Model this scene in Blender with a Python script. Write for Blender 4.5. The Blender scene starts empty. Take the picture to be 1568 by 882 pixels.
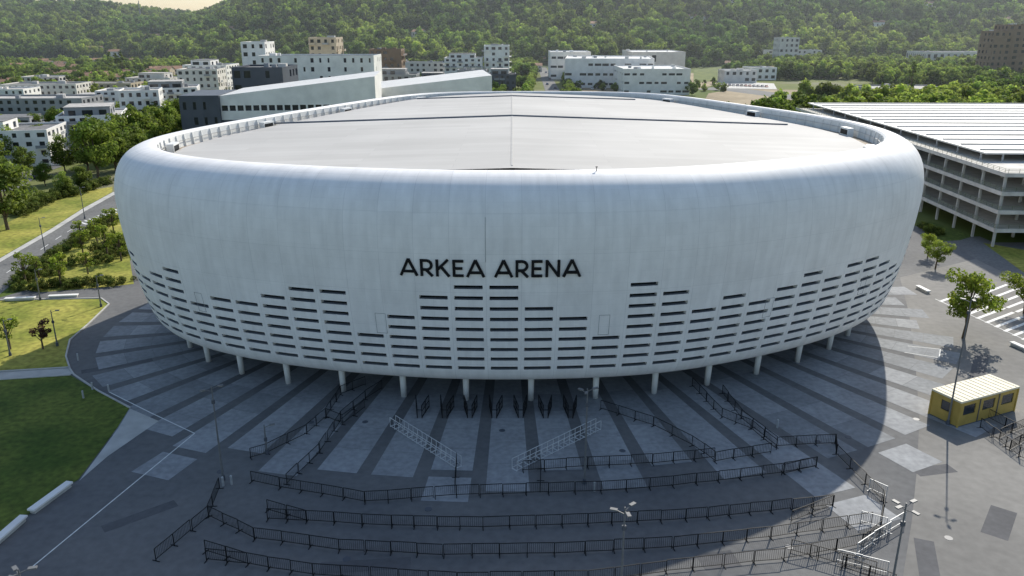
import bpy, math, random
import numpy as np
from mathutils import Vector, noise, Matrix
random.seed(7); np.random.seed(7)
R=math.radians
scene=bpy.context.scene
scene.view_settings.view_transform='Standard'; scene.view_settings.look='None'; scene.view_settings.exposure=0

# ------------------------------------------------ camera
H=40.0; PITCH=R(18.2); F=1219.6
cam=bpy.data.cameras.new('camera'); cam.lens=28; cam.sensor_width=36; cam.clip_end=9000; cam.clip_start=1
co=bpy.data.objects.new('camera',cam); scene.collection.objects.link(co)
co.location=(0,0,H); co.rotation_euler=(math.pi/2-PITCH,0,0); scene.camera=co
# casts image pixel (u,v) through the camera onto the plane at height z
def G(u,v,z=0.0):
    x=(u-784)/F; up=(441-v)/F
    dy=math.cos(PITCH)+up*math.sin(PITCH); dz=-math.sin(PITCH)+up*math.cos(PITCH)
    t=(z-H)/dz
    return (x*t,dy*t)

# ------------------------------------------------ light
SUN_EL=R(35.6); SUN_AZ=R(27.7)
sd=Vector((math.sin(SUN_AZ)*math.cos(SUN_EL),math.cos(SUN_AZ)*math.cos(SUN_EL),math.sin(SUN_EL)))
sl=bpy.data.lights.new('sun','SUN'); sl.energy=5.0; sl.angle=R(0.5); sl.color=(1.0,0.95,0.85)
so=bpy.data.objects.new('sun',sl); scene.collection.objects.link(so); so.rotation_euler=sd.to_track_quat('Z','Y').to_euler()
so.location=(100,200,150)
w=bpy.data.worlds.new('World'); scene.world=w; w.use_nodes=True
nt=w.node_tree; bg=nt.nodes['Background']
sky=nt.nodes.new('ShaderNodeTexSky'); sky.sky_type='NISHITA'; sky.sun_disc=False
sky.sun_elevation=SUN_EL; sky.sun_rotation=SUN_AZ; sky.air_density=1.15; sky.dust_density=1.1; sky.ozone_density=1.7; sky.altitude=50
nt.links.new(sky.outputs[0],bg.inputs[0]); bg.inputs[1].default_value=0.15

# ------------------------------------------------ materials
MATS={}
def M(name,col,rough=0.8,var=0.12,scale=1.0,bump=0.0,metal=0.0,spec=0.3,col2=None,obrand=0.0,attr=None,transl=0.0,scale2=None,vary2=0.2):
    if name in MATS: return MATS[name]
    m=bpy.data.materials.new(name); m.use_nodes=True; n=m.node_tree.nodes; l=m.node_tree.links
    b=n['Principled BSDF']; b.inputs['Roughness'].default_value=rough; b.inputs['Metallic'].default_value=metal
    b.inputs['Specular IOR Level'].default_value=spec
    geo=n.new('ShaderNodeNewGeometry')
    nz=n.new('ShaderNodeTexNoise'); nz.inputs['Scale'].default_value=scale; nz.inputs['Detail'].default_value=6
    l.new(geo.outputs['Position'],nz.inputs['Vector'])
    mix=n.new('ShaderNodeMix'); mix.data_type='RGBA'
    c=np.array(col); c2=np.array(col2) if col2 is not None else None
    a=c*(1-var) if c2 is None else c; bb=c*(1+var) if c2 is None else c2
    mix.inputs[6].default_value=(*a,1); mix.inputs[7].default_value=(*bb,1)
    mr=n.new('ShaderNodeMapRange'); mr.inputs[1].default_value=0.35; mr.inputs[2].default_value=0.65
    l.new(nz.outputs['Fac'],mr.inputs[0]); l.new(mr.outputs[0],mix.inputs[0])
    out=mix.outputs[2]
    if scale2:
        n2=n.new('ShaderNodeTexNoise'); n2.inputs['Scale'].default_value=scale2; n2.inputs['Detail'].default_value=5
        l.new(geo.outputs['Position'],n2.inputs['Vector'])
        r2=n.new('ShaderNodeMapRange'); r2.inputs[1].default_value=0.3; r2.inputs[2].default_value=0.7; r2.inputs[3].default_value=1-vary2; r2.inputs[4].default_value=1+vary2
        l.new(n2.outputs['Fac'],r2.inputs[0])
        vm=n.new('ShaderNodeVectorMath'); vm.operation='SCALE'; l.new(out,vm.inputs[0]); l.new(r2.outputs[0],vm.inputs['Scale']); out=vm.outputs[0]
    if obrand:
        oi=n.new('ShaderNodeObjectInfo'); r3=n.new('ShaderNodeMapRange'); r3.inputs[3].default_value=1-obrand; r3.inputs[4].default_value=1+obrand
        l.new(oi.outputs['Random'],r3.inputs[0])
        vm=n.new('ShaderNodeVectorMath'); vm.operation='SCALE'; l.new(out,vm.inputs[0]); l.new(r3.outputs[0],vm.inputs['Scale']); out=vm.outputs[0]
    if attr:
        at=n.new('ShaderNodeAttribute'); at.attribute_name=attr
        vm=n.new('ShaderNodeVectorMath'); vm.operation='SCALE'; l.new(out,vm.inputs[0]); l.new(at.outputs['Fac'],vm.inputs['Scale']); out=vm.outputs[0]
    l.new(out,b.inputs['Base Color'])
    if bump:
        bp=n.new('ShaderNodeBump'); bp.inputs['Strength'].default_value=bump; bp.inputs['Distance'].default_value=0.05
        n3=n.new('ShaderNodeTexNoise'); n3.inputs['Scale'].default_value=max(scale*6,3); n3.inputs['Detail'].default_value=5
        l.new(geo.outputs['Position'],n3.inputs['Vector']); l.new(n3.outputs['Fac'],bp.inputs['Height']); l.new(bp.outputs[0],b.inputs['Normal'])
    if transl:
        tr=n.new('ShaderNodeBsdfTranslucent'); l.new(out,tr.inputs['Color'])
        ms=n.new('ShaderNodeMixShader'); ms.inputs[0].default_value=transl
        l.new(b.outputs[0],ms.inputs[1]); l.new(tr.outputs[0],ms.inputs[2]); l.new(ms.outputs[0],n['Material Output'].inputs[0])
    MATS[name]=m; return m

m_asph=M('plaza_asphalt',(0.130,0.132,0.136),0.9,scale=0.06,col2=(0.18,0.178,0.174),bump=0.15,scale2=1.3,vary2=0.12)
m_asphe=M('worn_asphalt_sunlit',(0.20,0.193,0.18),0.9,scale=0.07,col2=(0.26,0.25,0.232),bump=0.15,scale2=1.1,vary2=0.10)  # worn tan asphalt, colour lifted to paint in the sunlit side
m_patch=M('asphalt_repair',(0.115,0.115,0.12),0.9,0.1,0.3,scale2=2.0,vary2=0.1)
m_road=M('road_asphalt',(0.17,0.17,0.165),0.9,0.12,0.12,scale2=2.0)
m_pave=M('paver_concrete',(0.255,0.264,0.272),0.85,0.12,0.2,bump=0.1,scale2=1.6,vary2=0.14)
m_pave2=M('paver_concrete_light',(0.315,0.322,0.33),0.85,0.12,0.2,bump=0.1,scale2=1.6,vary2=0.14)
m_conc=M('light_concrete',(0.5,0.49,0.46),0.8,0.12,0.5,bump=0.1)
m_kerb=M('kerb_stone',(0.5,0.49,0.46),0.8,0.1,1.0)
m_line=M('road_paint',(0.75,0.75,0.72),0.7,0.12,2.0)
m_grass=M('grass',(0.17,0.20,0.025),0.95,scale=0.10,col2=(0.37,0.34,0.07),bump=0.4,scale2=1.2,vary2=0.35)
m_lawn=M('lawn_grass',(0.065,0.105,0.014),0.95,scale=0.12,col2=(0.15,0.18,0.03),bump=0.4,scale2=1.5,vary2=0.35)
m_dirt=M('dirt',(0.27,0.21,0.13),0.95,scale=0.03,col2=(0.42,0.34,0.22),scale2=0.3)
m_black=M('black_steel',(0.013,0.014,0.016),0.6,0.1,3.0,spec=0.2)
m_letter=M('black_lettering',(0.012,0.012,0.014),0.6,0.1,3.0,spec=0.2)
m_galv=M('galvanised_steel',(0.45,0.46,0.47),0.5,0.1,3.0,metal=0.2)
m_pole=M('lamp_pole_grey',(0.16,0.165,0.17),0.5,0.1,3.0)
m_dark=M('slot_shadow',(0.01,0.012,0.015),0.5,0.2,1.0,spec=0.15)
m_white=M('white_render',(0.83,0.81,0.77),0.7,0.05,0.3,scale2=0.15,vary2=0.05)
m_white2=M('off_white_render',(0.66,0.63,0.58),0.75,0.06,0.3,scale2=0.2,vary2=0.08)
m_grey=M('grey_cladding',(0.30,0.31,0.32),0.6,0.08,0.3)
m_dgrey=M('dark_cladding',(0.09,0.10,0.12),0.5,0.1,0.3)
m_beige=M('beige_render',(0.50,0.42,0.31),0.8,0.08,0.3)
m_brown=M('brown_cladding',(0.27,0.19,0.13),0.8,0.1,0.3)
m_tile=M('clay_roof_tiles',(0.38,0.22,0.14),0.85,0.25,0.8)
m_groof=M('gravel_roof',(0.46,0.44,0.41),0.9,0.15,0.3,scale2=0.8)
m_droof=M('bitumen_roof',(0.19,0.19,0.19),0.9,0.15,0.3,scale2=0.8)
m_wroof=M('white_roof_membrane',(0.66,0.66,0.64),0.7,0.06,0.3)
m_glass=M('window_glass',(0.03,0.035,0.045),0.12,0.2,0.5,spec=0.6)
m_yel=M('yellow_paint',(0.46,0.32,0.08),0.5,0.08,1.0)
m_cream=M('cream_roof',(0.72,0.66,0.50),0.6,0.06,1.0)
m_bark=M('bark',(0.12,0.09,0.06),0.9,0.2,3.0)
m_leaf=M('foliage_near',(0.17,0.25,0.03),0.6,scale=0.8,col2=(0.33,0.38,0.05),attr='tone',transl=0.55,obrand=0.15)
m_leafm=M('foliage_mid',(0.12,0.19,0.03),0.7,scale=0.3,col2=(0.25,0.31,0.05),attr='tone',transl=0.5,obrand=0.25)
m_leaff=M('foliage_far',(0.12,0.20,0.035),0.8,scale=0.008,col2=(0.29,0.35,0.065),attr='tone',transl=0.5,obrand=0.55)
m_red=M('red_leaf_foliage',(0.08,0.03,0.03),0.7,scale=0.8,col2=(0.12,0.05,0.03),attr='tone',transl=0.2)
m_hedge=M('hedge_foliage',(0.06,0.10,0.015),0.8,scale=0.8,col2=(0.19,0.22,0.04),attr='tone',transl=0.35,obrand=0.3)

def hull_mat():
    m=bpy.data.materials.new('white_hull_panels'); m.use_nodes=True; n=m.node_tree.nodes; l=m.node_tree.links
    b=n['Principled BSDF']; b.inputs['Roughness'].default_value=0.6; b.inputs['Specular IOR Level'].default_value=0.3
    uv=n.new('ShaderNodeUVMap'); uv.uv_map='UVMap'
    br=n.new('ShaderNodeTexBrick'); br.offset=0.0; br.inputs['Scale'].default_value=1.0
    br.inputs['Brick Width'].default_value=PITCH_S; br.inputs['Row Height'].default_value=4.1
    br.inputs['Mortar Size'].default_value=0.026; br.inputs['Mortar Smooth'].default_value=0.5
    br.inputs['Color1'].default_value=(0.94,0.925,0.91,1); br.inputs['Color2'].default_value=(0.905,0.89,0.875,1); br.inputs['Mortar'].default_value=(0.80,0.79,0.78,1)
    l.new(uv.outputs[0],br.inputs['Vector'])
    b2=n.new('ShaderNodeTexBrick'); b2.offset=0.0; b2.inputs['Scale'].default_value=1.0; b2.inputs['Brick Width'].default_value=PITCH_S/2; b2.inputs['Row Height'].default_value=1.2
    b2.inputs['Mortar Size'].default_value=0.016; b2.inputs['Color1'].default_value=(1,1,1,1); b2.inputs['Color2'].default_value=(0.975,0.973,0.97,1); b2.inputs['Mortar'].default_value=(0.92,0.92,0.92,1)
    l.new(uv.outputs[0],b2.inputs['Vector'])
    mp=n.new('ShaderNodeMapping'); mp.inputs['Scale'].default_value=(0.9,0.16,1); l.new(uv.outputs[0],mp.inputs[0])
    nz=n.new('ShaderNodeTexNoise'); nz.inputs['Scale'].default_value=1.3; nz.inputs['Detail'].default_value=7; l.new(mp.outputs[0],nz.inputs['Vector'])
    n2=n.new('ShaderNodeTexNoise'); n2.inputs['Scale'].default_value=0.25; n2.inputs['Detail'].default_value=10; n2.inputs['Roughness'].default_value=0.75; l.new(uv.outputs[0],n2.inputs['Vector'])
    a=n.new('ShaderNodeMath'); a.operation='ADD'; l.new(nz.outputs['Fac'],a.inputs[0]); l.new(n2.outputs['Fac'],a.inputs[1])
    r=n.new('ShaderNodeMapRange'); r.inputs[1].default_value=0.7; r.inputs[2].default_value=1.3; r.inputs[3].default_value=0.87; r.inputs[4].default_value=1.05; l.new(a.outputs[0],r.inputs[0])
    mu=n.new('ShaderNodeVectorMath'); mu.operation='MULTIPLY'; l.new(br.outputs['Color'],mu.inputs[0]); l.new(b2.outputs['Color'],mu.inputs[1])
    vm=n.new('ShaderNodeVectorMath'); vm.operation='SCALE'; l.new(mu.outputs[0],vm.inputs[0]); l.new(r.outputs[0],vm.inputs['Scale'])
    l.new(vm.outputs[0],b.inputs['Base Color'])
    bp=n.new('ShaderNodeBump'); bp.inputs['Strength'].default_value=0.25; bp.inputs['Distance'].default_value=0.03; bp.invert=True
    l.new(br.outputs['Fac'],bp.inputs['Height']); l.new(bp.outputs[0],b.inputs['Normal'])
    return m
def roof_mat():
    m=bpy.data.materials.new('roof_membrane'); m.use_nodes=True; n=m.node_tree.nodes; l=m.node_tree.links
    b=n['Principled BSDF']; b.inputs['Roughness'].default_value=0.75; b.inputs['Specular IOR Level'].default_value=0.3
    g=n.new('ShaderNodeNewGeometry'); br=n.new('ShaderNodeTexBrick'); br.offset=0.37; br.inputs['Scale'].default_value=1.0
    br.inputs['Brick Width'].default_value=17.0; br.inputs['Row Height'].default_value=2.0; br.inputs['Mortar Size'].default_value=0.03
    br.inputs['Color1'].default_value=(0.52,0.505,0.48,1); br.inputs['Color2'].default_value=(0.475,0.46,0.435,1); br.inputs['Mortar'].default_value=(0.44,0.43,0.41,1)
    l.new(g.outputs['Position'],br.inputs['Vector'])
    nz=n.new('ShaderNodeTexNoise'); nz.inputs['Scale'].default_value=0.06; nz.inputs['Detail'].default_value=8; l.new(g.outputs['Position'],nz.inputs['Vector'])
    r=n.new('ShaderNodeMapRange'); r.inputs[1].default_value=0.3; r.inputs[2].default_value=0.7; r.inputs[3].default_value=0.9; r.inputs[4].default_value=1.1; l.new(nz.outputs['Fac'],r.inputs[0])
    vm=n.new('ShaderNodeVectorMath'); vm.operation='SCALE'; l.new(br.outputs['Color'],vm.inputs[0]); l.new(r.outputs[0],vm.inputs['Scale']); l.new(vm.outputs[0],b.inputs['Base Color'])
    return m

# ------------------------------------------------ mesh builder
class MB:
    def __init__(s): s.v=[]; s.f=[]; s.m=[]; s.mats=[]; s.off=(0,0,0); s.rot=0.0
    def mi(s,m):
        if m not in s.mats: s.mats.append(m)
        return s.mats.index(m)
    def T(s,p):
        c,sn=math.cos(s.rot),math.sin(s.rot)
        return (p[0]*c-p[1]*sn+s.off[0],p[0]*sn+p[1]*c+s.off[1],p[2]+s.off[2])
    def face(s,pts,m):
        b=len(s.v); s.v+= [s.T(p) for p in pts]; s.f.append(tuple(range(b,b+len(pts)))); s.m.append(s.mi(m))
    def box(s,c,d,m,rz=0.0,mtop=None):
        x,y,z=c; a,b,h=d[0]/2,d[1]/2,d[2]/2; cc,ss=math.cos(rz),math.sin(rz)
        P=[]
        for dz in(-h,h):
            for dx,dy in((-a,-b),(a,-b),(a,b),(-a,b)):
                P.append(s.T((x+dx*cc-dy*ss,y+dx*ss+dy*cc,z+dz)))
        b0=len(s.v); s.v+=P
        for i,q in enumerate(((3,2,1,0),(4,5,6,7),(0,1,5,4),(1,2,6,5),(2,3,7,6),(3,0,4,7))):
            s.f.append(tuple(b0+k for k in q)); s.m.append(s.mi(mtop if (mtop and i==1) else m))
    def beam(s,p,q,wd,m,ht=None):
        p=Vector(p);q=Vector(q);d=(q-p)
        if d.length<1e-6:return
        d.normalize(); up=Vector((0,0,1)) if abs(d.z)<0.95 else Vector((1,0,0))
        r=d.cross(up).normalized(); u2=r.cross(d).normalized(); ht=ht or wd
        P=[]
        for e in(p,q):
            for a,b in((-1,-1),(1,-1),(1,1),(-1,1)): P.append(s.T(e+r*a*wd/2+u2*b*ht/2))
        b0=len(s.v); s.v+=P
        for qd in((3,2,1,0),(4,5,6,7),(0,1,5,4),(1,2,6,5),(2,3,7,6),(3,0,4,7)): s.f.append(tuple(b0+k for k in qd)); s.m.append(s.mi(m))
    def tube(s,p,q,r0,r1,m,n=8,cap=True):
        p=Vector(p);q=Vector(q);d=(q-p).normalized(); up=Vector((0,0,1)) if abs(d.z)<0.95 else Vector((1,0,0))
        a=d.cross(up).normalized(); b=a.cross(d).normalized(); b0=len(s.v)
        for e,r in((p,r0),(q,r1)):
            for i in range(n):
                t=2*math.pi*i/n; s.v.append(s.T(e+a*math.cos(t)*r+b*math.sin(t)*r))
        k=s.mi(m)
        for i in range(n):
            j=(i+1)%n; s.f.append((b0+i,b0+n+i,b0+n+j,b0+j)); s.m.append(k)
        if cap:
            s.f.append(tuple(b0+n+i for i in range(n))[::-1]); s.m.append(k); s.f.append(tuple(b0+i for i in range(n))); s.m.append(k)
    def wall(s,o,ux,uy,W,Hh,fl,bays,ww,wh,sill,dep,mw,mg,skip=0.0,rng=None,balc=0.0):
        nx,ny=uy,-ux; cw=W/bays; ch=Hh/fl
        def P(a,z,d=0): return (o[0]+ux*a-nx*d,o[1]+uy*a-ny*d,o[2]+z)
        for i in range(fl):
            for j in range(bays):
                a0,a1=j*cw,(j+1)*cw; z0,z1=i*ch,(i+1)*ch
                if rng and rng.random()<skip: s.face([P(a0,z0),P(a1,z0),P(a1,z1),P(a0,z1)],mw); continue
                f=rng.uniform(0.7,1.35) if rng else 1.0; w2=min(0.92,ww*f)
                b0=a0+cw*(1-w2)/2; b1=a1-cw*(1-w2)/2; y0=z0+ch*sill; y1=min(y0+ch*wh,z1-0.05)
                if rng and rng.random()<balc:
                    y0=z0+0.15; ang=math.atan2(uy,ux); c=P((a0+a1)/2,z0+0.05,-0.7); s.box(c,(cw*0.9,1.4,0.16),mw,ang); c=P((a0+a1)/2,z0+0.6,-1.36); s.box(c,(cw*0.9,0.06,0.9),rng.choice([mw,m_grey]),ang)
                s.face([P(a0,z0),P(a1,z0),P(a1,y0),P(a0,y0)],mw); s.face([P(a0,y1),P(a1,y1),P(a1,z1),P(a0,z1)],mw)
                s.face([P(a0,y0),P(b0,y0),P(b0,y1),P(a0,y1)],mw); s.face([P(b1,y0),P(a1,y0),P(a1,y1),P(b1,y1)],mw)
                s.face([P(b0,y0),P(b1,y0),P(b1,y0,dep),P(b0,y0,dep)],mw); s.face([P(b0,y1,dep),P(b1,y1,dep),P(b1,y1),P(b0,y1)],mw)
                s.face([P(b0,y0),P(b0,y0,dep),P(b0,y1,dep),P(b0,y1)],mw); s.face([P(b1,y0,dep),P(b1,y0),P(b1,y1),P(b1,y1,dep)],mw)
                s.face([P(b0,y0,dep),P(b1,y0,dep),P(b1,y1,dep),P(b0,y1,dep)],mg)
    def build(s,name,parent=None,smooth=False):
        me=bpy.data.meshes.new(name); me.from_pydata(s.v,[],s.f)
        for m in s.mats: me.materials.append(m)
        me.polygons.foreach_set('material_index',s.m)
        if smooth: me.polygons.foreach_set('use_smooth',[True]*len(s.f))
        me.update(); o=bpy.data.objects.new(name,me); scene.collection.objects.link(o)
        if parent: o.parent=parent
        return o
def empty(name,loc=(0,0,0)):
    e=bpy.data.objects.new(name,None); scene.collection.objects.link(e); return e
def sheet(name,pts,z,m,px=True):
    mb=MB(); P=[(G(*p) if px else p) for p in pts]
    mb.face([(a,b,z) for a,b in P],m); return mb.build(name)
def strip(mb,pts,wd,z,m,h=None):
    for a,b in zip(pts[:-1],pts[1:]):
        a=Vector((a[0],a[1],0));b=Vector((b[0],b[1],0)); d=(b-a)
        if d.length<1e-4: continue
        d.normalize(); r=Vector((d.y,-d.x,0))*wd/2
        if h: mb.beam((a.x,a.y,z+h/2),(b.x,b.y,z+h/2),wd,m,h)
        else: mb.face([(*(a+r).xy,z),(*(b+r).xy,z),(*(b-r).xy,z),(*(a-r).xy,z)],m)

# ------------------------------------------------ ARENA
ctrl=np.array([(-2.5,80.6),(14,81.8),(26,86),(37,92),(45.5,99.5),(50.5,109.5),(51.5,122),(48,137),(42,152),(36.5,166),(30,176.5),(20,181.3),(5,182.6),(-12,181),(-21,174.5),(-28,161),(-37,138),(-42.8,121),(-45.5,109),(-44.5,99.5),(-38.5,91.5),(-29,86),(-16,82.2)],float)
n=len(ctrl); dense=[]
for i in range(n):
    p0,p1,p2,p3=ctrl[(i-1)%n],ctrl[i],ctrl[(i+1)%n],ctrl[(i+2)%n]
    for t in np.linspace(0,1,100,endpoint=False):
        dense.append(0.5*((2*p1)+(-p0+p2)*t+(2*p0-5*p1+4*p2-p3)*t*t+(-p0+3*p1-3*p2+p3)*t**3))
dense=np.array(dense)
def resample(P,N):
    Q=np.vstack([P,P[:1]]); L=np.concatenate([[0],np.cumsum(np.linalg.norm(np.diff(Q,axis=0),axis=1))]); s=np.linspace(0,L[-1],N,endpoint=False)
    return np.stack([np.interp(s,L,Q[:,0]),np.interp(s,L,Q[:,1])],1)
C=resample(dense,2400); k=np.exp(-0.5*(np.arange(-60,61)/22.)**2); k/=k.sum()
Cs=sum(np.roll(C,i-60,axis=0)*k[i] for i in range(121)); C=resample(Cs,2400)
tan=np.roll(C,-1,0)-np.roll(C,1,0); tan/=np.linalg.norm(tan,axis=1)[:,None]; NRM=np.stack([tan[:,1],-tan[:,0]],1)
OC=C+NRM*5; OQ=np.vstack([OC,OC[:1]]); OL=np.concatenate([[0],np.cumsum(np.linalg.norm(np.diff(OQ,axis=0),axis=1))]); PER=OL[-1]
CC=np.vstack([C,C[:1]]); NN=np.vstack([NRM,NRM[:1]])
NCOL=int(round(PER/3.56)); PITCH_S=PER/NCOL
def S(s,off,z):
    s=s%PER
    x=np.interp(s,OL,CC[:,0]); y=np.interp(s,OL,CC[:,1]); nx=np.interp(s,OL,NN[:,0]); ny=np.interp(s,OL,NN[:,1])
    q=math.hypot(nx,ny); return (x+nx/q*off,y+ny/q*off,z)
pc=np.array([(1.2,3.45),(2.0,3.75),(2.7,4.5),(3.2,5.6),(4.0,8.6),(4.7,12.5),(5.2,16.5),(5.4,19.5),(5.25,21.8),(4.7,23.6),(3.7,25.0),(2.3,25.85),(1.0,26.15),(0.25,26.15)],float)
prof=[]
for i in range(len(pc)-1):
    p0=pc[max(i-1,0)];p1=pc[i];p2=pc[i+1];p3=pc[min(i+2,len(pc)-1)]
    for t in np.linspace(0,1,12,endpoint=False): prof.append(0.5*((2*p1)+(-p0+p2)*t+(2*p0-5*p1+4*p2-p3)*t*t+(-p0+3*p1-3*p2+p3)*t**3))
prof.append(pc[-1]); prof=np.array(prof)
low=prof[:100]
def offz(z): return float(np.interp(z,low[:,1],low[:,0]))
m_hull=hull_mat()
ROWS=[15.2-1.2*i for i in range(9)]; SH=0.2
zl=sorted(set([3.45,3.6,3.8,4.1,4.5,5.0]+[r+SH for r in ROWS]+[r-SH for r in ROWS]+[16.5,17.5,18.5,19.5,20.5]))
pts=[(offz(z),z) for z in zl]+[tuple(p) for p in prof if p[1]>21.2][::3]
if pts[-1]!=(0.25,26.15): pts.append((0.25,26.15))
PV=np.array(pts); VL=np.concatenate([[0],np.cumsum(np.linalg.norm(np.diff(PV,axis=0),axis=1))])
us=[]; 
for c in range(NCOL):
    a=c*PITCH_S
    us+= [(a,None),(a+0.33,c)]
    for q in(1,2): us.append((a+0.33+(PITCH_S-0.66)*q/3,c))
    us.append((a+PITCH_S-0.33,None))
start={0:0,1:2,2:3,3:5,4:0,5:1,6:3,7:2,8:3,9:2,10:1,11:2,12:1,13:1,14:2,15:3,-1:0,-2:1,-3:3,-4:4,-5:1,-6:1,-7:2,-8:3,-9:3,-10:4,-11:1,-12:2,-13:3,-14:1,-15:2}
rg=random.Random(3)
slots=set()
for c in range(NCOL):
    cc=c if c<NCOL/2 else c-NCOL
    st=start.get(cc,rg.randint(1,4))
    for r in range(st,9):
        if abs(cc)<30 and r<8 and r>st+0 and rg.random()<0.03: continue
        if cc in(3,-4) and r<5: continue
        slots.add((c,r))
arena=empty('arena_building')
V=[];FS=[];UV=[]
nu=len(us); nv=len(pts)
for (s,_) in us:
    for (o,z) in pts: V.append(S(s,o,z))
rec=MB()
for i in range(nu):
    j=(i+1)%nu; s0=us[i][0]; s1=us[j][0] if j else PER; col=us[i][1]
    for k2 in range(nv-1):
        z0=pts[k2][1]; z1=pts[k2+1][1]; hit=None
        if col is not None and z1<15.6:
            for r,zr in enumerate(ROWS):
                if abs(z0-(zr-SH))<1e-4 and abs(z1-(zr+SH))<1e-4: hit=r
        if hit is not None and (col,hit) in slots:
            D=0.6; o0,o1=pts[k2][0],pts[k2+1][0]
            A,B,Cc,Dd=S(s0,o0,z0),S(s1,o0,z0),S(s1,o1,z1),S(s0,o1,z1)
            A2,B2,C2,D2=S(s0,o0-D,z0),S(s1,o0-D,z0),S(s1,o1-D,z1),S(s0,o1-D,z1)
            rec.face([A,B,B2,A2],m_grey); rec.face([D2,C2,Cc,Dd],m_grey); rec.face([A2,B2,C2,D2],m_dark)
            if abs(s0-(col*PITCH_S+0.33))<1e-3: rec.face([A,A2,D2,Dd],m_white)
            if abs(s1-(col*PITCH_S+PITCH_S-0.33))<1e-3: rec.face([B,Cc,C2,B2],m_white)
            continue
        FS.append((i*nv+k2,j*nv+k2,j*nv+k2+1,i*nv+k2+1)); UV.append([(s0,VL[k2]),(s1,VL[k2]),(s1,VL[k2+1]),(s0,VL[k2+1])])
me=bpy.data.meshes.new('hull'); me.from_pydata(V,[],FS); me.materials.append(m_hull)
ul=me.uv_layers.new(name='UVMap'); ul.data.foreach_set('uv',[c for f in UV for p in f for c in p])
me.polygons.foreach_set('use_smooth',[True]*len(FS)); me.update()
ho=bpy.data.objects.new('hull',me); scene.collection.objects.link(ho); ho.parent=arena
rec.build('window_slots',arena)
mb=MB(); NS=240
ss=[PER*i/NS for i in range(NS+1)]
m_soff=M('soffit_grey',(0.3,0.3,0.3),0.8,0.05,1.0)
m_gut=M('gutter_strip',(0.33,0.27,0.2),0.8,0.15,0.5)
m_roof=roof_mat()
m_par=M('parapet_white',(0.76,0.76,0.74),0.6,0.05,0.5)
RX=0.0
def roofz(x): return 24.45+1.55*max(0,1-abs(x-RX)/52)
for a,b in zip(ss[:-1],ss[1:]):
    mb.face([S(a,1.2,3.45),S(a,-7,3.45),S(b,-7,3.45),S(b,1.2,3.45)],m_soff)
mb.build('soffit',arena)
mb=MB(); cnt=int(PER/1.8); sg=[PER*i/cnt for i in range(cnt+1)]
for a,b in zip(sg[:-1],sg[1:]):
    mb.face([S(a,-6.5,0),S(b,-6.5,0),S(b,-6.5,3.45),S(a,-6.5,3.45)],m_glass)
    p=S(a,-6.45,0); mb.beam(p,(p[0],p[1],3.44),0.1,m_dgrey); 
    q=S(b,-6.45,0); mb.beam((p[0],p[1],2.5),(q[0],q[1],2.5),0.09,m_dgrey)
mb.build('lobby_glazing',arena)
mb=MB(); NCc=int(round(PER/7.85)); 
for i in range(NCc):
    s=PER*i/NCc+4.9; p=S(s,-0.6,0); q=S(s,-0.4,3.5); mb.tube(p,q,0.32,0.38,m_par,10)
mb.build('support_columns',arena,True)
mb=MB()
for a,b in zip(ss[:-1],ss[1:]):
    mb.face([S(a,0.25,26.15),S(b,0.25,26.15),S(b,-0.05,25.95),S(a,-0.05,25.95)],m_par)
    mb.face([S(a,-0.05,25.95),S(b,-0.05,25.95),S(b,-0.25,24.1),S(a,-0.25,24.1)],m_par)
    mb.face([S(a,-0.25,24.3),S(b,-0.25,24.3),S(b,-2.2,24.3),S(a,-2.2,24.3)],m_gut)
nr=int(PER/2.4)
for i in range(nr):
    s=PER*i/nr; p=S(s,-0.3,24.3); q=S(s,-0.1,25.9); mb.beam(p,q,0.13,m_par,0.25)
for i in range(nr):
    a=S(PER*i/nr,-0.35,25.2); b=S(PER*(i+1)/nr,-0.35,25.2); mb.beam(a,b,0.06,m_galv)
for s in (60,84,112,140,210,238,262,290): 
    p=S(s,-1.3,24.3); nx=S(s,0,0); ang=math.atan2(nx[1]-p[1],nx[0]-p[0]); mb.box((p[0],p[1],24.95),(0.9,2.6,1.3),m_par,ang); mb.box((p[0]-math.cos(ang)*0.46,p[1]-math.sin(ang)*0.46,25.0),(0.05,2.2,0.7),m_dark,ang)
mb.build('parapet',arena)
mb=MB()
inner=[S(a,-1.9,0) for a in ss[:-1]]
xs=np.array([p[0] for p in inner])
x_l,x_r=xs.min(),xs.max()
def yrange(x):
    hits=[]
    for i in range(len(inner)):
        a,b=inner[i],inner[(i+1)%len(inner)]
        if (a[0]-x)*(b[0]-x)<=0 and a[0]!=b[0]:
            t=(x-a[0])/(b[0]-a[0]); hits.append(a[1]+t*(b[1]-a[1]))
    return min(hits),max(hits)
grid=sorted(set([RX]+list(np.linspace(x_l+0.02,x_r-0.02,90))))
YR=[yrange(x) for x in grid]
for i in range(len(grid)-1):
    x0,x1=grid[i],grid[i+1]; a,b=YR[i],YR[i+1]
    for t in range(6):
        f0,f1=t/6,(t+1)/6
        mb.face([(x0,a[0]+(a[1]-a[0])*f0,roofz(x0)),(x1,b[0]+(b[1]-b[0])*f0,roofz(x1)),(x1,b[0]+(b[1]-b[0])*f1,roofz(x1)),(x0,a[0]+(a[1]-a[0])*f1,roofz(x0))],m_roof)
mb.build('roof',arena)
mb=MB()
m_seam=M('roof_expansion_joint',(0.12,0.14,0.17),0.6,0.1,1.0)
m_seam2=M('roof_lap_seam',(0.45,0.44,0.42),0.7,0.1,1.0)
for sgn in(-1,1):
    xe= 45 if sgn>0 else -39
    mb.beam((RX,133,roofz(RX)+0.1),(xe,132,roofz(xe)+0.1),0.5,m_seam,0.22)
    xe2= 26 if sgn>0 else -20
    mb.beam((RX,172,roofz(RX)+0.1),(xe2,172,roofz(xe2)+0.1),0.4,m_seam,0.2)
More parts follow.
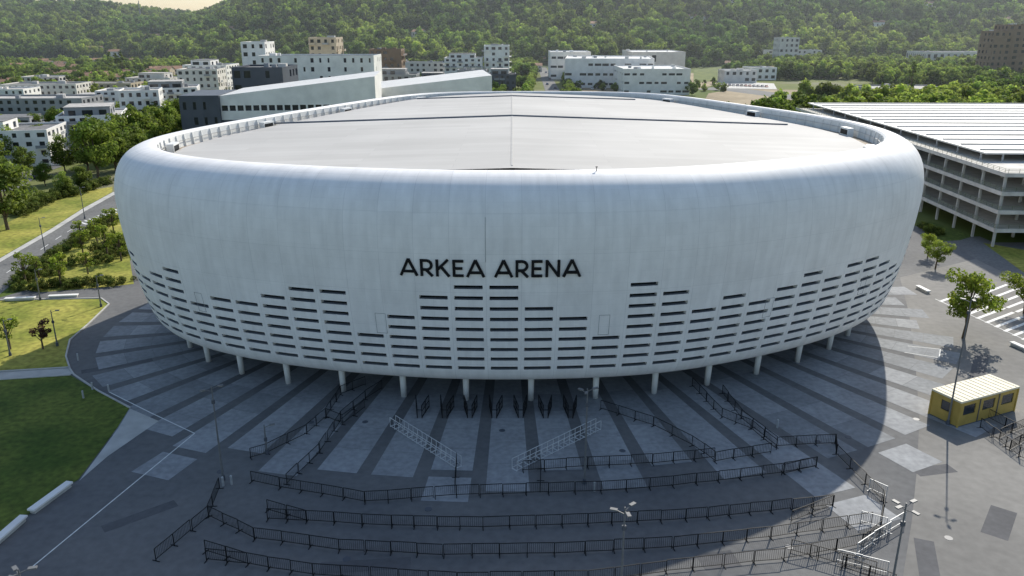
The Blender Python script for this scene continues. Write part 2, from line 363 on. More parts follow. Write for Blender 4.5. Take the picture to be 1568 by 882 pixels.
mb.beam((RX,84,roofz(RX)+0.02),(RX,180,roofz(RX)+0.02),0.2,m_seam2,0.06)
mb.build('roof_joints',arena)
# lettering
mb=MB(); lh=1.78
def arc(cx,cy,rx,ry,a0,a1,n=12): return [(cx+rx*math.cos(R(a0+(a1-a0)*i/n)),cy+ry*math.sin(R(a0+(a1-a0)*i/n))) for i in range(n+1)]
L={'A':(1.0,[[(0.02,0),(0.5,1)],[(0.5,1),(0.98,0)],[(0.2,0.26),(0.80,0.26)]]),
 'R':(0.72,[[(0.07,0),(0.07,1)],[(0.07,0.93),(0.36,0.93)]+arc(0.36,0.66,0.29,0.27,90,-90)+[(0.07,0.39)],[(0.32,0.39),(0.70,0)]]),
 'K':(0.78,[[(0.07,0),(0.07,1)],[(0.70,1),(0.1,0.42)],[(0.28,0.60),(0.76,0)]]),
 'E':(0.62,[[(0.07,0),(0.07,1)],[(0.07,0.93),(0.62,0.93)],[(0.07,0.5),(0.56,0.5)],[(0.07,0.07),(0.62,0.07)]]),
 'N':(0.82,[[(0.07,0),(0.07,1)],[(0.07,0.96),(0.75,0.04)],[(0.75,0),(0.75,1)]])}
txt='ARKEA ARENA'; tw=0; 
for ch in txt: tw+= 0.42 if ch==' ' else L[ch][0]+0.19
tw-=0.19; sx=17.9/tw; x=-17.9/2+0.42; eps=0.0
for ch in txt:
    if ch==' ': x+=0.42*sx; continue
    wd,st=L[ch]
    for pl in st:
        eps+=0.004; 
        for (a,b) in zip(pl[:-1],pl[1:]):
            A=Vector((x+a[0]*sx,16.35+a[1]*lh)); B=Vector((x+b[0]*sx,16.35+b[1]*lh)); d=(B-A).normalized(); r=Vector((d.y,-d.x))*0.135
            qs=[A-r,A+r,B+r,B-r]; o=0.12+eps
            fr=[S(q.x,offz(q.y)+o,q.y) for q in qs]; bk=[S(q.x,offz(q.y)+0.01,q.y) for q in qs]
            mb.face(fr,m_letter)
            for i in range(4): mb.face([fr[i],bk[i],bk[(i+1)%4],fr[(i+1)%4]],m_letter)
    x+=(wd+0.19)*sx
mb.build('sign_lettering',arena)
mb=MB()
for cs in(3*PITCH_S+0.9,-4*PITCH_S+2.6,9*PITCH_S-0.9,-10*PITCH_S+1.5,13.2*PITCH_S):
    for (da,za,db,zb) in((0,9.6,0,11.9),(1.1,9.6,1.1,11.9),(0,11.9,1.1,11.9),(0,9.6,1.1,9.6)):
        mb.beam(S(cs+da,offz(za)+0.0,za),S(cs+db,offz(zb)+0.0,zb),0.04,m_grey)
# full-height movement joint above the lettering
zz=[17.9+0.45*i for i in range(11)]
for z0,z1 in zip(zz[:-1],zz[1:]): mb.beam(S(0,offz(z0)-0.01,z0),S(0,offz(z1)-0.01,z1),0.05,m_grey)
mb.build('hull_access_panels',arena)
mb=MB(); p=S(11.5,1.2,26.1); mb.tube(p,(p[0],p[1],26.6),0.04,0.03,m_black); mb.box((p[0],p[1],26.55),(0.22,0.1,0.08),m_black); mb.build('rooftop_sensor',arena)

# ------------------------------------------------ GROUND
mg=bpy.data.materials.new('ground_mixed'); mg.use_nodes=True; nn=mg.node_tree.nodes; ll=mg.node_tree.links
b=nn['Principled BSDF']; b.inputs['Roughness'].default_value=0.95; b.inputs['Specular IOR Level'].default_value=0.1
ge=nn.new('ShaderNodeNewGeometry'); n1=nn.new('ShaderNodeTexNoise'); n1.inputs['Scale'].default_value=0.012; n1.inputs['Detail'].default_value=8; ll.new(ge.outputs['Position'],n1.inputs['Vector'])
cr=nn.new('ShaderNodeValToRGB'); e=cr.color_ramp.elements; e[0].position=0.38; e[0].color=(0.09,0.13,0.03,1); e[1].position=0.70; e[1].color=(0.26,0.24,0.19,1)
x=e.new(0.55); x.color=(0.17,0.19,0.06,1); ll.new(n1.outputs['Fac'],cr.inputs[0]); ll.new(cr.outputs[0],b.inputs['Base Color'])
mb=MB(); mb.face([(-5000,-1500,0),(5000,-1500,0),(5000,7000,0),(-5000,7000,0)],mg); mb.build('ground')
sheet('plaza',[(-130,12),(130,12),(130,150),(85,150),(85,205),(-62,205),(-62,150),(-82,112),(-130,112)],0.01,m_asph,False)
sheet('plaza_east_sunlit',[(1378,425),(1392,480),(1402,560),(1408,640),(1404,720),(1396,800),(1380,900),(1360,1100),(2300,1100),(1900,560),(1640,440),(1500,395)],0.015,m_asphe)  # east plaza sheet; its paler colour adds sunlight outside the arena's shadow
mb=MB(); rq=random.Random(8)
for (u,v,a,wd,ln) in ((1500,560,1.0,1.6,9),(1430,720,0.2,1.5,4),(1530,800,0.9,2,5),(215,790,0.7,1.2,6),(560,866,0.1,1.4,7),(1100,858,0.2,2,3),(1440,590,-0.5,1.0,10),(180,560,0.5,1.2,8),(1420,860,1.2,1.5,6)):
    g=G(u,v); mb.box((g[0],g[1],0.010),(ln,wd,0.02),m_patch,a)
mb.build('asphalt_patches')
mb=MB()
rg=random.Random(11)
for c in range(-20,24):
    s=c*4.75+0.4; r1=rg.choice([14.5,16,17,18])
    if c<=-9: r1=rg.choice([9,10.5,11.5])
    elif 4<=c<=9: r1=rg.choice([18,20,22,23])
    elif 10<=c<=12: r1=rg.choice([13,15,17])
    elif c>12: r1=rg.choice([8,10,12])
    if c in(-4,): r1=17.5
    nq=5; r0=-6
    for q in range(nq):
        ra=r0+(r1-r0)*q/nq; rb_=r0+(r1-r0)*(q+1)/nq-0.03
        mb.face([S(s,ra,0.026),S(s+3.5,ra,0.026),S(s+3.5,rb_,0.026),S(s,rb_,0.026)],m_pave2 if rg.random()<(0.75 if -8<c<10 else 0.2) else m_pave)
    if c in(-1,5,7,10,-6):
        r2=r1+1.2; a=S(s,r2,0.026);b_=S(s+3.5,r2,0.026);A=S(s,r2+4,0.026);B=S(s+3.5,r2+4,0.026); mb.face([a,b_,B,A],m_pave2)
mb.build('radial_paving')
sheet('grass_verge',[(-60,462),(155,458),(166,466),(135,495),(106,520),(100,545),(106,563),(-60,572)],0.05,m_grass)
sheet('garden_path',[(-60,574),(107,564),(113,573),(-60,584)],0.03,m_conc)
sheet('lawn',[(-90,586),(108,575),(150,600),(198,626),(180,655),(120,735),(90,752),(45,788),(-150,905)],0.05,m_lawn)
sheet('concrete_path_wedge',[(199,626),(243,645),(165,699),(121,737),(181,656)],0.03,m_conc)
mb=MB()
for pl in ([(155,457),(167,466),(136,496),(107,521),(101,546),(107,565),(113,574),(150,599),(199,625)],[(107,563),(-60,573)],[(108,575),(-60,586)],[(-60,461),(155,457)]):
    strip(mb,[G(*p) for p in pl],0.2,0.0,m_kerb,0.14)
mb.build('kerb')
mb=MB()
for pl in ([(50,868),(175,765),(298,664)],[(298,664),(230,632),(166,600)]): strip(mb,[G(*p) for p in pl],0.12,0.032,m_line)
mb.build('ground_marking')
mb=MB()
rm=random.Random(4)
for i in range(14):
    a=G(rm.uniform(250,1560),rm.uniform(620,875)); mb.tube((a[0],a[1],0.0),(a[0],a[1],0.034),0.33,0.33,m_dgrey,14)
mb.build('manhole_covers')
sheet('road',[(-140,500),(-60,428),(0,402),(80,356),(130,324),(178,297),(240,262),(262,262),(190,310),(140,345),(90,377),(20,434),(-60,500)],0.02,m_road)
sheet('roadside_grass',[(-60,420),(0,395),(78,350),(128,318),(172,294),(172,286),(110,296),(60,318),(-60,375)],0.03,m_grass)
sheet('roadside_grass',[(20,440),(95,380),(150,347),(186,322),(205,435),(160,440),(60,448)],0.04,m_grass)
sheet('sidewalk',[(-60,428),(0,402),(80,356),(130,324),(178,297),(174,294),(128,319),(78,351),(0,396),(-60,421)],0.06,m_conc)
mb=MB()
p0,p1=Vector(G(128,342)),Vector(G(180,322))
for i in range(9):
    c=p0.lerp(p1,i/8); mb.box((c.x,c.y,0.03),(0.5,3.0,0.01),m_line,0.9)
a=[G(-60,464),G(10,418),G(85,367),G(135,335)]
for s0,s1 in zip(a[:-1],a[1:]):
    s0=Vector(s0);s1=Vector(s1); nseg=max(1,int((s1-s0).length/6))
    for i in range(nseg): strip(mb,[tuple(s0.lerp(s1,i/nseg)),tuple(s0.lerp(s1,(i+0.5)/nseg))],0.15,0.03,m_line)
mb.build('road_marking')
sheet('street',[(1440,365),(1500,362),(1600,405),(1700,450),(1700,520),(1568,432),(1500,400)],0.024,m_road)
sheet('grass_bed',[(1410,372),(1422,338),(1490,362),(1470,368)],0.03,m_lawn)
sheet('grass_bed',[(1505,372),(1640,395),(1640,440),(1568,418)],0.035,m_grass)
mb=MB()
for i in range(11):
    u=1440+i*14; v=462+i*6.5
    strip(mb,[G(u,v),G(u+42,v-16)],0.5,0.028,m_line)
for i in range(8):
    u=1500+i*14; v=452+i*6.5
    strip(mb,[G(u,v),G(u+42,v-16)],0.5,0.033,m_line)
strip(mb,[G(1432,458),G(1568,520)],0.15,0.038,m_line); strip(mb,[G(1390,530),G(1440,535),G(1438,548),G(1385,540)],0.12,0.038,m_line)
mb.build('crosswalk')
def bench(p,q):
    mb=MB(); a=Vector(G(*p)); b2=Vector(G(*q)); d=(b2-a); L2=d.length; ang=math.atan2(d.y,d.x); c=(a+b2)/2
    mb.off=(c.x,c.y,0); mb.rot=ang
    mb.box((0,0,0.42),(L2,0.7,0.16),m_white); mb.box((0,0,0.17),(L2-0.3,0.5,0.34),m_conc)
    mb.build('concrete_bench')
for p,q in (((48,788),(108,744)),((-10,838),(38,796)),((8,461),(55,459)),((75,457),(120,455)),((1404,441),(1422,450)),((1548,528),(1575,540)),((1495,455),(1520,465))): bench(p,q)

# ------------------------------------------------ FENCES
rfn=random.Random(77)
def fence(pts,name='crowd_barrier_fence',mat=m_black,h=1.15,px=True):
    P=[Vector(G(*p)) if px else Vector(p) for p in pts]; mb=MB()
    for a,b2 in zip(P[:-1],P[1:]):
        L2=(b2-a).length; k=max(1,round(L2/2.2))
        for i in range(k):
            jit=lambda:Vector((rfn.uniform(-.06,.06),rfn.uniform(-.06,.06)))
            s0=a.lerp(b2,i/k)+jit(); s1=a.lerp(b2,(i+1)/k)+jit(); j=s0.lerp(s1,0.97)
            mb.beam((s0.x,s0.y,0),(s0.x,s0.y,h),0.06,mat)
            mb.beam((j.x,j.y,0.0),(j.x,j.y,h),0.045,mat)
            mb.beam((s0.x,s0.y,h),(j.x,j.y,h),0.05,mat); mb.beam((s0.x,s0.y,0.2),(j.x,j.y,0.2),0.045,mat)
            nb=int((s1-s0).length/0.17)
            for q in range(1,nb):
                c=s0.lerp(j,q/nb); mb.beam((c.x,c.y,0.2),(c.x,c.y,h),0.018,mat)
            d=(s1-s0).normalized(); r=Vector((-d.y,d.x))*0.35
            mb.beam((s0.x-r.x,s0.y-r.y,0.03),(s0.x+r.x,s0.y+r.y,0.03),0.06,mat)
    return mb.build(name)
FN=[[(385,738),(430,748),(560,770),(700,760),(840,756),(960,752),(1100,738),(1200,725),(1250,716)],
[(410,797),(470,799),(600,807),(740,810),(900,804),(1050,797),(1180,784),(1275,775)],
[(238,860),(320,792),(390,826),(520,844),(680,852),(850,850),(1030,840),(1180,824),(1335,802)],
[(316,858),(380,866),(480,882),(700,896),(900,893),(1060,872),(1200,858),(1320,836),(1350,822)],
[(384,702),(410,695),(470,665),(500,640),(522,605),(560,590)],
[(440,742),(490,694),(522,645),(560,612),(585,596)],
[(500,640),(525,650),(560,625)],
[(920,627),(1000,653),(1060,683),(1095,708),(1180,694)],
[(1105,603),(1135,642),(1190,685),(1278,680),(1280,698)],
[(800,722),(900,716),(1000,711),(1095,702)],
[(1060,592),(1105,640),(1150,658),(1190,690)],
[(1280,696),(1325,742),(1352,768),(1348,815),(1320,836)],
[(336,748),(326,776),(320,792)],[(1250,716),(1195,728)],[(410,782),(470,799)],[(316,845),(380,866)],[(1275,775),(1210,800)],
[(1510,640),(1568,670),(1600,690)],[(1500,655),(1560,700),(1600,720)],[(1530,672),(1568,655)],[(1545,690),(1575,672)],
[(700,710),(697,755)],[(828,718),(828,755)],[(1210,845),(1340,880)],[(1290,870),(1370,900)]]
for f in FN: fence(f)
for f in ([(1310,850),(1385,800)],[(1280,860),(1360,880)],[(1330,750),(1358,762)],[(1318,800),(1358,812)]): fence(f,mat=m_galv,name='steel_barrier')
m_rsteel=M('zinc_barrier_steel',(0.58,0.59,0.60),0.5,0.08,1.0)
def ramp(p,q):
    a=Vector(G(*p)); b2=Vector(G(*q)); d=(b2-a); L2=d.length; ang=math.atan2(d.y,d.x); mb=MB(); mb.off=(a.x,a.y,0); mb.rot=ang
    k=int(L2/0.75); mm=m_rsteel
    for sy in(-0.35,0.35):
        for z in(0.15,1.1): mb.beam((0,sy,z),(L2,sy,z),0.045,mm)
        for i in range(k+1): mb.beam((L2*i/k,sy,0),(L2*i/k,sy,1.1),0.04,mm)
    for i in range(0,k+1): mb.beam((L2*i/k,-0.35,0.06),(L2*i/k,0.35,0.06),0.08,mm)
    mb.build('queue_lane_barrier')
ramp((602,652),(702,716)); ramp((916,657),(788,720))
for u in(645,683,720,758,797,835,873):
    a=G(u,632); mb=MB(); mb.off=(a[0],a[1],0); mb.rot=random.uniform(-0.05,0.05)
    for sx_ in(-1,1):
        for y in(-1.3,0,1.3): 
            xx=sx_*(0.25+0.18*(y+1.3)); mb.beam((xx,y,0),(xx,y,1.5),0.08,m_black)
        mb.beam((sx_*0.25,-1.3,1.5),(sx_*0.72,1.3,1.5),0.08,m_black); mb.beam((sx_*0.25,-1.3,0.15),(sx_*0.72,1.3,0.15),0.08,m_black); mb.beam((sx_*0.25,-1.3,0.85),(sx_*0.72,1.3,0.85),0.06,m_black)
        for i in range(9):
            y=-1.2+i*0.3; xx=sx_*(0.25+0.18*(y+1.3)); mb.beam((xx,y,0.15),(xx,y,1.5),0.03,m_black)
    mb.beam((-0.25,-1.3,1.0),(0.25,-1.3,1.0),0.06,m_black)
    mb.build('security_gate')

# ------------------------------------------------ LAMPS
def lamp(x,y,h,arms=2,rot=0.0):
    mb=MB(); mb.off=(x,y,0); mb.rot=rot
    mb.tube((0,0,0),(0,0,0.5),0.2,0.17,m_dgrey,10); mb.tube((0,0,0.5),(0,0,h),0.10,0.05,m_pole,10)
    for i in range(arms):
        a=2*math.pi*i/arms+0.3; dx,dy=math.cos(a),math.sin(a)
        mb.beam((0,0,h-0.3-0.25*(i%2)),(dx*0.6,dy*0.6,h-0.1-0.25*(i%2)),0.05,m_pole)
        mb.box((dx*0.75,dy*0.75,h-0.08-0.25*(i%2)),(0.5,0.26,0.09),m_pole,a); mb.box((dx*0.75,dy*0.75,h-0.14-0.25*(i%2)),(0.36,0.18,0.03),m_cream,a)
    mb.box((0,0,h-1.6),(0.26,0.2,0.35),m_dgrey)
    mb.build('street_lamp')
lamp(*G(1451,650),14.2,3); lamp(*G(895,740),9.6,3); lamp(*G(342,735),9.6,2); lamp(*G(948,955),9.5,3,0.4); lamp(*G(1356,950),9.6,4,0.2)
lamp(-29.4,39.8,9.3,3); lamp(*G(70,390),7,1); lamp(*G(130,335),7,1); lamp(*G(62,460),5,1); lamp(*G(155,470),5,1); lamp(*G(88,530),5,1); lamp(*G(16,545),5,1)
lamp(*G(409,695),3.2,1)
for p in((167,600),(142,597),(342,744),(355,742),(128,610),(120,552),(910,752),(1190,655)):
    a=G(*p); mb=MB(); mb.tube((a[0],a[1],0),(a[0],a[1],0.9),0.11,0.1,m_galv,10); mb.tube((a[0],a[1],0.9),(a[0],a[1],0.98),0.12,0.05,m_galv,10); mb.build('bollard')

# ------------------------------------------------ KIOSK
b2=G(1465,655); c2=G(1552,630)
mb=MB(); P0=Vector(b2); P1=Vector(c2); d=P1-P0; ang=math.atan2(d.y,d.x); L2=d.length
mb.off=(P0.x,P0.y,0.12); mb.rot=ang; W2=3.4; hh=2.7
mb.wall((0,0,0),1,0,L2,hh,1,3,0.62,0.42,0.42,0.08,m_yel,m_glass)
mb.wall((L2,0,0),0,1,W2,hh,1,1,0.3,0.72,0.03,0.08,m_yel,m_glass)
mb.wall((L2,W2,0),-1,0,L2,hh,1,3,0.5,0.4,0.42,0.08,m_yel,m_glass)
mb.wall((0,W2,0),0,-1,W2,hh,1,1,0.3,0.4,0.42,0.08,m_yel,m_glass)
mb.box((L2/2,W2/2,hh+0.1),(L2+0.15,W2+0.15,0.2),m_cream)
for i in range(12): mb.box((L2*(i+0.5)/12,W2/2,hh+0.22),(0.06,W2,0.04),m_cream)
for xx in(0,L2):
    for yy in(0,W2): mb.box((xx,yy,hh/2-0.05),(0.16,0.16,hh+0.1),m_yel)
mb.box((L2/2,W2/2,-0.06),(L2,W2,0.11),m_dgrey)
for i in range(1,3): mb.box((L2*i/3,-0.03,hh/2),(0.1,0.06,hh),m_dgrey)
mb.build('container_kiosk')

# ------------------------------------------------ BUILDINGS
rb=random.Random(5); FOOT=[]
def building(name,u0,u1,vtop,D,depth,fl,bays,mw=m_white,mroof=None,rot=0.0,ww=0.45,wh=0.5,skip=0.1,boxes=3,h=None,bd=None,balc=0.0,pent=0.0):
    rt=math.tan(PITCH+math.atan((vtop-441)/F)); hz=h if h else max(5,H-D*rt)
    up=(441-vtop)/F; t=D/(math.cos(PITCH)+up*math.sin(PITCH)); mroof=mroof or rb.choice([m_groof,m_groof,m_droof])
    x0=(u0-784)/F*t; x1=(u1-784)/F*t; W=(x1-x0)/max(0.5,math.cos(rot))
    mb=MB(); mb.off=(x0,D,0); mb.rot=rot; bd=bd or max(2,int(depth/4))
    if pent: hz-=2.8
    mb.wall((0,0,0),1,0,W,hz,fl,bays,ww,wh,0.28,0.3,mw,m_glass,skip,rb,balc); mb.wall((W,0,0),0,1,depth,hz,fl,bd,ww,wh,0.28,0.3,mw,m_glass,skip,rb,balc)
    mb.wall((W,depth,0),-1,0,W,hz,fl,bays,ww,wh,0.28,0.3,mw,m_glass,skip,rb); mb.wall((0,depth,0),0,-1,depth,hz,fl,bd,ww,wh,0.28,0.3,mw,m_glass,skip,rb,balc)
    mb.face([(0,0,hz-0.4),(W,0,hz-0.4),(W,depth,hz-0.4),(0,depth,hz-0.4)],mroof)
    for c,dm in(((W/2,0.15,hz+0.01),(W+0.02,0.34,0.5)),((W/2,depth-0.15,hz+0.01),(W+0.02,0.34,0.5)),((0.15,depth/2,hz+0.02),(0.34,depth-0.4,0.5)),((W-0.15,depth/2,hz+0.02),(0.34,depth-0.4,0.5))): mb.box(c,dm,mw)
    if pent:
        a0=W*rb.uniform(0.08,0.3); a1=W*rb.uniform(0.6,0.95); pw=a1-a0; pd=depth*0.6; mp=rb.choice([mw,m_grey,m_white])
        mb.wall((a0,2,hz-0.35),1,0,pw,3.0,1,max(2,int(pw/4)),0.6,0.6,0.1,0.2,mp,m_glass,0.1,rb); mb.wall((a1,2,hz-0.35),0,1,pd,3.0,1,2,0.4,0.6,0.1,0.2,mp,m_glass)
        mb.wall((a1,2+pd,hz-0.35),-1,0,pw,3.0,1,3,0.4,0.6,0.1,0.2,mp,m_glass); mb.wall((a0,2+pd,hz-0.35),0,-1,pd,3.0,1,2,0.4,0.6,0.1,0.2,mp,m_glass)
        mb.box(((a0+a1)/2,2+pd/2,hz+2.75),(pw+0.3,pd+0.3,0.2),mroof)
    for i in range(boxes):
        s=rb.uniform(1.0,3.2); mb.box((rb.uniform(3,max(3.1,W-3)),rb.uniform(3,max(3.1,depth-3)),hz+0.3),(s,s*0.8,1.4),rb.choice([m_grey,mw,m_white2]))
    FOOT.append((x0-3,x0+W+3,D-3,D+depth+3))
    return mb.build(name)
B=building
B('white_apartment_block',-120,45,190,232,22,4,9,m_white,rot=0.25,balc=0.3,pent=1)
B('white_apartment_block',82,168,166,262,24,5,6,m_white,rot=0.35,ww=0.6,balc=0.5,pent=1)
B('white_apartment_block',-40,80,182,285,20,4,8,m_white2,rot=0.2,balc=0.3,pent=1)
B('long_apartment_block',-60,120,152,335,20,4,14,m_grey,rot=0.05)
B('white_apartment_block',205,290,126,345,20,6,8,m_white,rot=0.3,skip=0.2,balc=0.3,pent=1)
B('white_apartment_block',145,215,140,368,20,5,7,m_white,rot=0.15,balc=0.3)
B('grey_apartment_block',180,235,140,318,16,5,5,m_white,rot=0.3,balc=0.4)
B('white_apartment_block',278,345,92,450,22,7,6,m_white,balc=0.3,pent=1)
B('white_apartment_block',270,330,107,415,18,6,6,m_white2,rot=0.1,balc=0.3)
B('low_residential_block',0,110,130,420,20,4,12,m_white2,rot=0.1)
B('low_residential_block',100,175,145,390,18,4,6,m_grey,pent=1)
B('low_residential_block',-60,30,138,390,18,4,9,m_white,rot=0.1)
B('low_residential_block',120,200,128,450,16,3,8,m_beige)
B('beige_apartment_block',190,262,112,480,16,4,8,m_white2,rot=-0.1,pent=1)
B('low_residential_block',30,90,118,520,16,3,7,m_white2)
B('white_office_block',368,405,65,390,16,9,3,m_white,boxes=1,skip=0.3)
B('white_office_block',395,572,86,372,22,7,14,m_white,ww=0.3,skip=0.5)
B('dark_office_block',354,432,104,305,22,5,5,m_dgrey,ww=0.5,skip=0.5)
B('beige_tower_block',472,514,58,430,18,10,4,m_beige,boxes=2,balc=0.3)
B('brown_apartment_block',565,614,76,470,16,8,5,m_brown,balc=0.4)
B('grey_apartment_block',575,637,106,420,16,4,6,m_grey,pent=1)
B('white_apartment_block',680,738,82,530,18,7,6,m_white,balc=0.5,pent=1)
B('white_apartment_block',741,780,70,540,18,8,4,m_white,balc=0.4)
B('grey_apartment_block',640,700,112,450,16,4,6,m_dgrey,pent=1)
B('grey_apartment_block',700,745,108,455,16,5,5,m_grey,balc=0.4)
B('dark_apartment_block',748,790,106,450,16,5,5,m_dgrey,balc=0.3,pent=1)
B('long_apartment_block',590,680,96,560,16,5,10,m_white2)
B('white_industrial_hall',865,1000,90,560,60,3,12,m_white,m_wroof,ww=0.7,wh=0.25,rot=-0.1,skip=0.3,boxes=8)
B('white_industrial_hall',955,1058,106,500,50,3,9,m_white,m_wroof,ww=0.7,wh=0.25,skip=0.4,boxes=6)
B('white_industrial_hall',843,905,80,650,40,3,6,m_white,m_wroof,ww=0.7,wh=0.25)
B('white_industrial_hall',968,1050,80,660,60,2,6,m_white2,m_wroof,skip=0.6)
B('white_warehouse',1110,1160,108,610,20,2,5,m_white2,m_wroof)
B('white_warehouse',1150,1190,104,640,24,2,4,m_white)
B('grey_warehouse',1345,1470,128,455,34,1,10,m_grey,m_groof,h=6.5,ww=0.3,wh=0.4,rot=0.05)
B('grey_warehouse',1420,1560,72,800,40,2,14,m_white2,h=16)
B('white_office_block',1195,1225,58,820,20,6,4,m_white2)
B('brown_tower_block',1524,1552,48,590,18,9,3,m_brown); B('brown_tower_block',1545,1580,38,600,18,10,3,m_brown)
B('long_apartment_block',1170,1260,66,870,16,4,12,m_white2,h=16)
mb=MB(); mb.off=(-91,254,0); mb.rot=0.10
WB=48
def wedge(mb,W,D,h0,h1,mw,mr,z=0,x=0,y=0):
    A=[(x,y,z),(x+W,y,z),(x+W,y+D,z),(x,y+D,z)]; T=[(x,y,h0),(x+W,y,h1),(x+W,y+D,h1),(x,y+D,h0)]
    for i in range(4): mb.face([A[i],A[(i+1)%4],T[(i+1)%4],T[i]],mw)
    mb.face(T,mr)
mb.wall((0,0,0),1,0,WB,12,3,16,0.72,0.42,0.3,0.35,m_dgrey,m_glass)
mb.wall((0,0,12),1,0,WB,2.2,1,1,0.01,0.1,0.3,0.05,m_white,m_glass)
mb.wall((0,0,14.2),1,0,WB,2.8,1,20,0.78,0.6,0.2,0.5,m_white,m_glass)
wedge(mb,WB,34,19.4,25.0,m_white,m_wroof,17.0)
mb.wall((0,34,0),0,-1,34,17.0,4,10,0.5,0.4,0.3,0.3,m_white,m_glass); mb.wall((WB,0,0),0,1,34,17.0,4,10,0.5,0.4,0.3,0.3,m_white,m_glass)
mb.box((-6,11,9.8),(11.9,24,19.6),m_dgrey)
mb.wall((-12,-1.3,0),1,0,12,18.6,4,4,0.35,0.5,0.3,0.25,m_dgrey,m_glass,0.3,rb)
mb.build('campus_building'); FOOT.append((-108,-35,245,300))
mb=MB(); mb.off=(-51,294,0); mb.rot=0.12; wedge(mb,44,40,18.4,23.0,m_white,m_wroof,15.5); mb.wall((0,0,0),1,0,44,15.5,4,12,0.8,0.4,0.3,0.3,m_white,m_glass); mb.wall((44,0,0),0,1,40,15.5,4,10,0.8,0.4,0.3,0.3,m_white,m_glass); mb.wall((0,40,0),0,-1,40,15.5,4,10,0.8,0.4,0.3,0.3,m_white,m_glass); mb.build('campus_annex_building'); FOOT.append((-60,5,285,350))

# ---- multi-storey car park
m_slab=M('car_park_concrete',(0.62,0.59,0.54),0.8,0.08,0.3,scale2=0.6,vary2=0.08)
m_rail=M('green_railing',(0.20,0.22,0.12),0.7,0.2,1.0)
mb=MB(); mb.off=(91,146,0); mb.rot=-0.03
PW,PD=120,125
for k in range(1,5):
    z=3.5*k
    mb.box((PW/2,PD/2,z-0.15),(PW,PD,0.3),m_slab)
    mb.box((PW/2,-0.04,z-0.1),(PW+0.16,0.12,0.75),m_slab); mb.box((-0.04,PD/2,z-0.1),(0.12,PD,0.75),m_slab)
    for q in range(3): 
        zz=z+0.45+q*0.28
        mb.box((PW/2,0.08,zz),(PW,0.04,0.06),m_rail); mb.box((0.08,PD/2,zz),(0.04,PD-0.4,0.06),m_rail)
    for i in range(60): mb.box((0.5+i*2.0,0.1,z+0.6),(0.05,0.05,0.9),m_rail)
    for i in range(62): mb.box((0.1,0.5+i*2.0,z+0.6),(0.05,0.05,0.9),m_rail)
for i in range(17): 
    for jj in range(4):
        for k in range(4): mb.box((0.7+jj*8,1+i*7.5,3.5*k+1.6),(0.4,0.4,3.18),m_conc)
for i in range(1,16):
    for k in range(4): mb.box((0.7+i*7.9,0.8,3.5*k+1.6),(0.4,0.4,3.18),m_conc)
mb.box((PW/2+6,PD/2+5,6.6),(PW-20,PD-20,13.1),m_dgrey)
m_can=M('canopy_white_metal',(0.62,0.61,0.58),0.5,0.05,0.5,scale2=0.2,vary2=0.05)
m_can2=M('canopy_strip',(0.5,0.49,0.46),0.6,0.05,0.5)
mb.box((PW/2+3,PD/2+8,15.6),(PW-2,PD-14,0.3),m_can)
for i in range(14): mb.box((PW/2+3,19+i*8.0,15.9),(PW-4,0.7,0.25),m_can2 if i%3==0 else m_white2)
for i in range(12): mb.box((4.8,18+i*9.5,14.7),(0.3,0.3,1.5),m_galv)
for i in range(10): mb.box((8+i*9.5,15.9,14.7),(0.3,0.3,1.5),m_galv)
mb.build('car_park_building'); FOOT.append((85,215,140,275))

def house(x,y,w,d,h,rot,mw,z=0.0,name='tile_roof_house'):
    mb=MB(); mb.off=(x,y,z); mb.rot=rot
    mb.wall((0,0,0),1,0,w,h,2 if h>4.5 else 1,3,0.3,0.45,0.25,0.2,mw,m_glass); mb.wall((w,0,0),0,1,d,h,1,2,0.25,0.35,0.3,0.2,mw,m_glass)
    mb.wall((w,d,0),-1,0,w,h,1,3,0.3,0.35,0.3,0.2,mw,m_glass); mb.wall((0,d,0),0,-1,d,h,1,2,0.25,0.35,0.3,0.2,mw,m_glass)
    e=0.5; r=h+d*0.22
    mb.face([(-e,-e,h-0.1),(w+e,-e,h-0.1),(w+e,d/2,r),(-e,d/2,r)],m_tile); mb.face([(w+e,d+e,h-0.1),(-e,d+e,h-0.1),(-e,d/2,r),(w+e,d/2,r)],m_tile)
    mb.face([(0,0,h),(0,d,h),(0,d/2,r-0.1)],mw); mb.face([(w,d,h),(w,0,h),(w,d/2,r-0.1)],mw)
    mb.box((w*0.3,d*0.5,r+0.3),(0.6,0.6,1.2),m_brown)
    mb.build(name); FOOT.append((x-2,x+w+2,y-9,y+d+2))
def free(x,y):
    for f in FOOT:
        if f[0]<x<f[1] and f[2]<y<f[3]: return False
    return True
def sm(t): t=max(0,min(1,t)); return t*t*(3-2*t)
def hz(x,y):
    nx=noise.noise(Vector((x*0.0016,y*0.0012,1.3))); n2=noise.noise(Vector((x*0.006,y*0.004,4.1)))
    t=sm((x+(y-1000)*0.1+540)/330)
    base=46+t*82; y0=1000-150*t+60*nx
    return sm((y-y0)/560)*(base+nx*26)+sm((y-y0)/200)*n2*15
rh=random.Random(9)
for i in range(110):
    y=rh.uniform(480,900); x=rh.uniform(-0.64*y,-0.40*y) if i<75 else rh.uniform(-0.40*y,0.62*y)
    if i>=75 and y<650: continue
    if free(x,y): house(x,y,rh.uniform(9,16),rh.uniform(8,11),rh.choice([3.2,5.8,6]),rh.uniform(-0.5,0.5),rh.choice([m_white2,m_beige,m_white2]))
for i in range(22):
    y=rh.uniform(1000,1350); x=rh.uniform(-0.6*y,0.6*y); zz=hz(x,y)
    house(x,y,rh.uniform(14,26),12,rh.choice([9,12]),rh.uniform(-0.4,0.4),rh.choice([m_white,m_beige,m_white2]),max(0,zz-2),'hillside_house')
    f=FOOT.pop(); FOOT.append((f[0]-2,f[1]+2,y-22,f[3]))
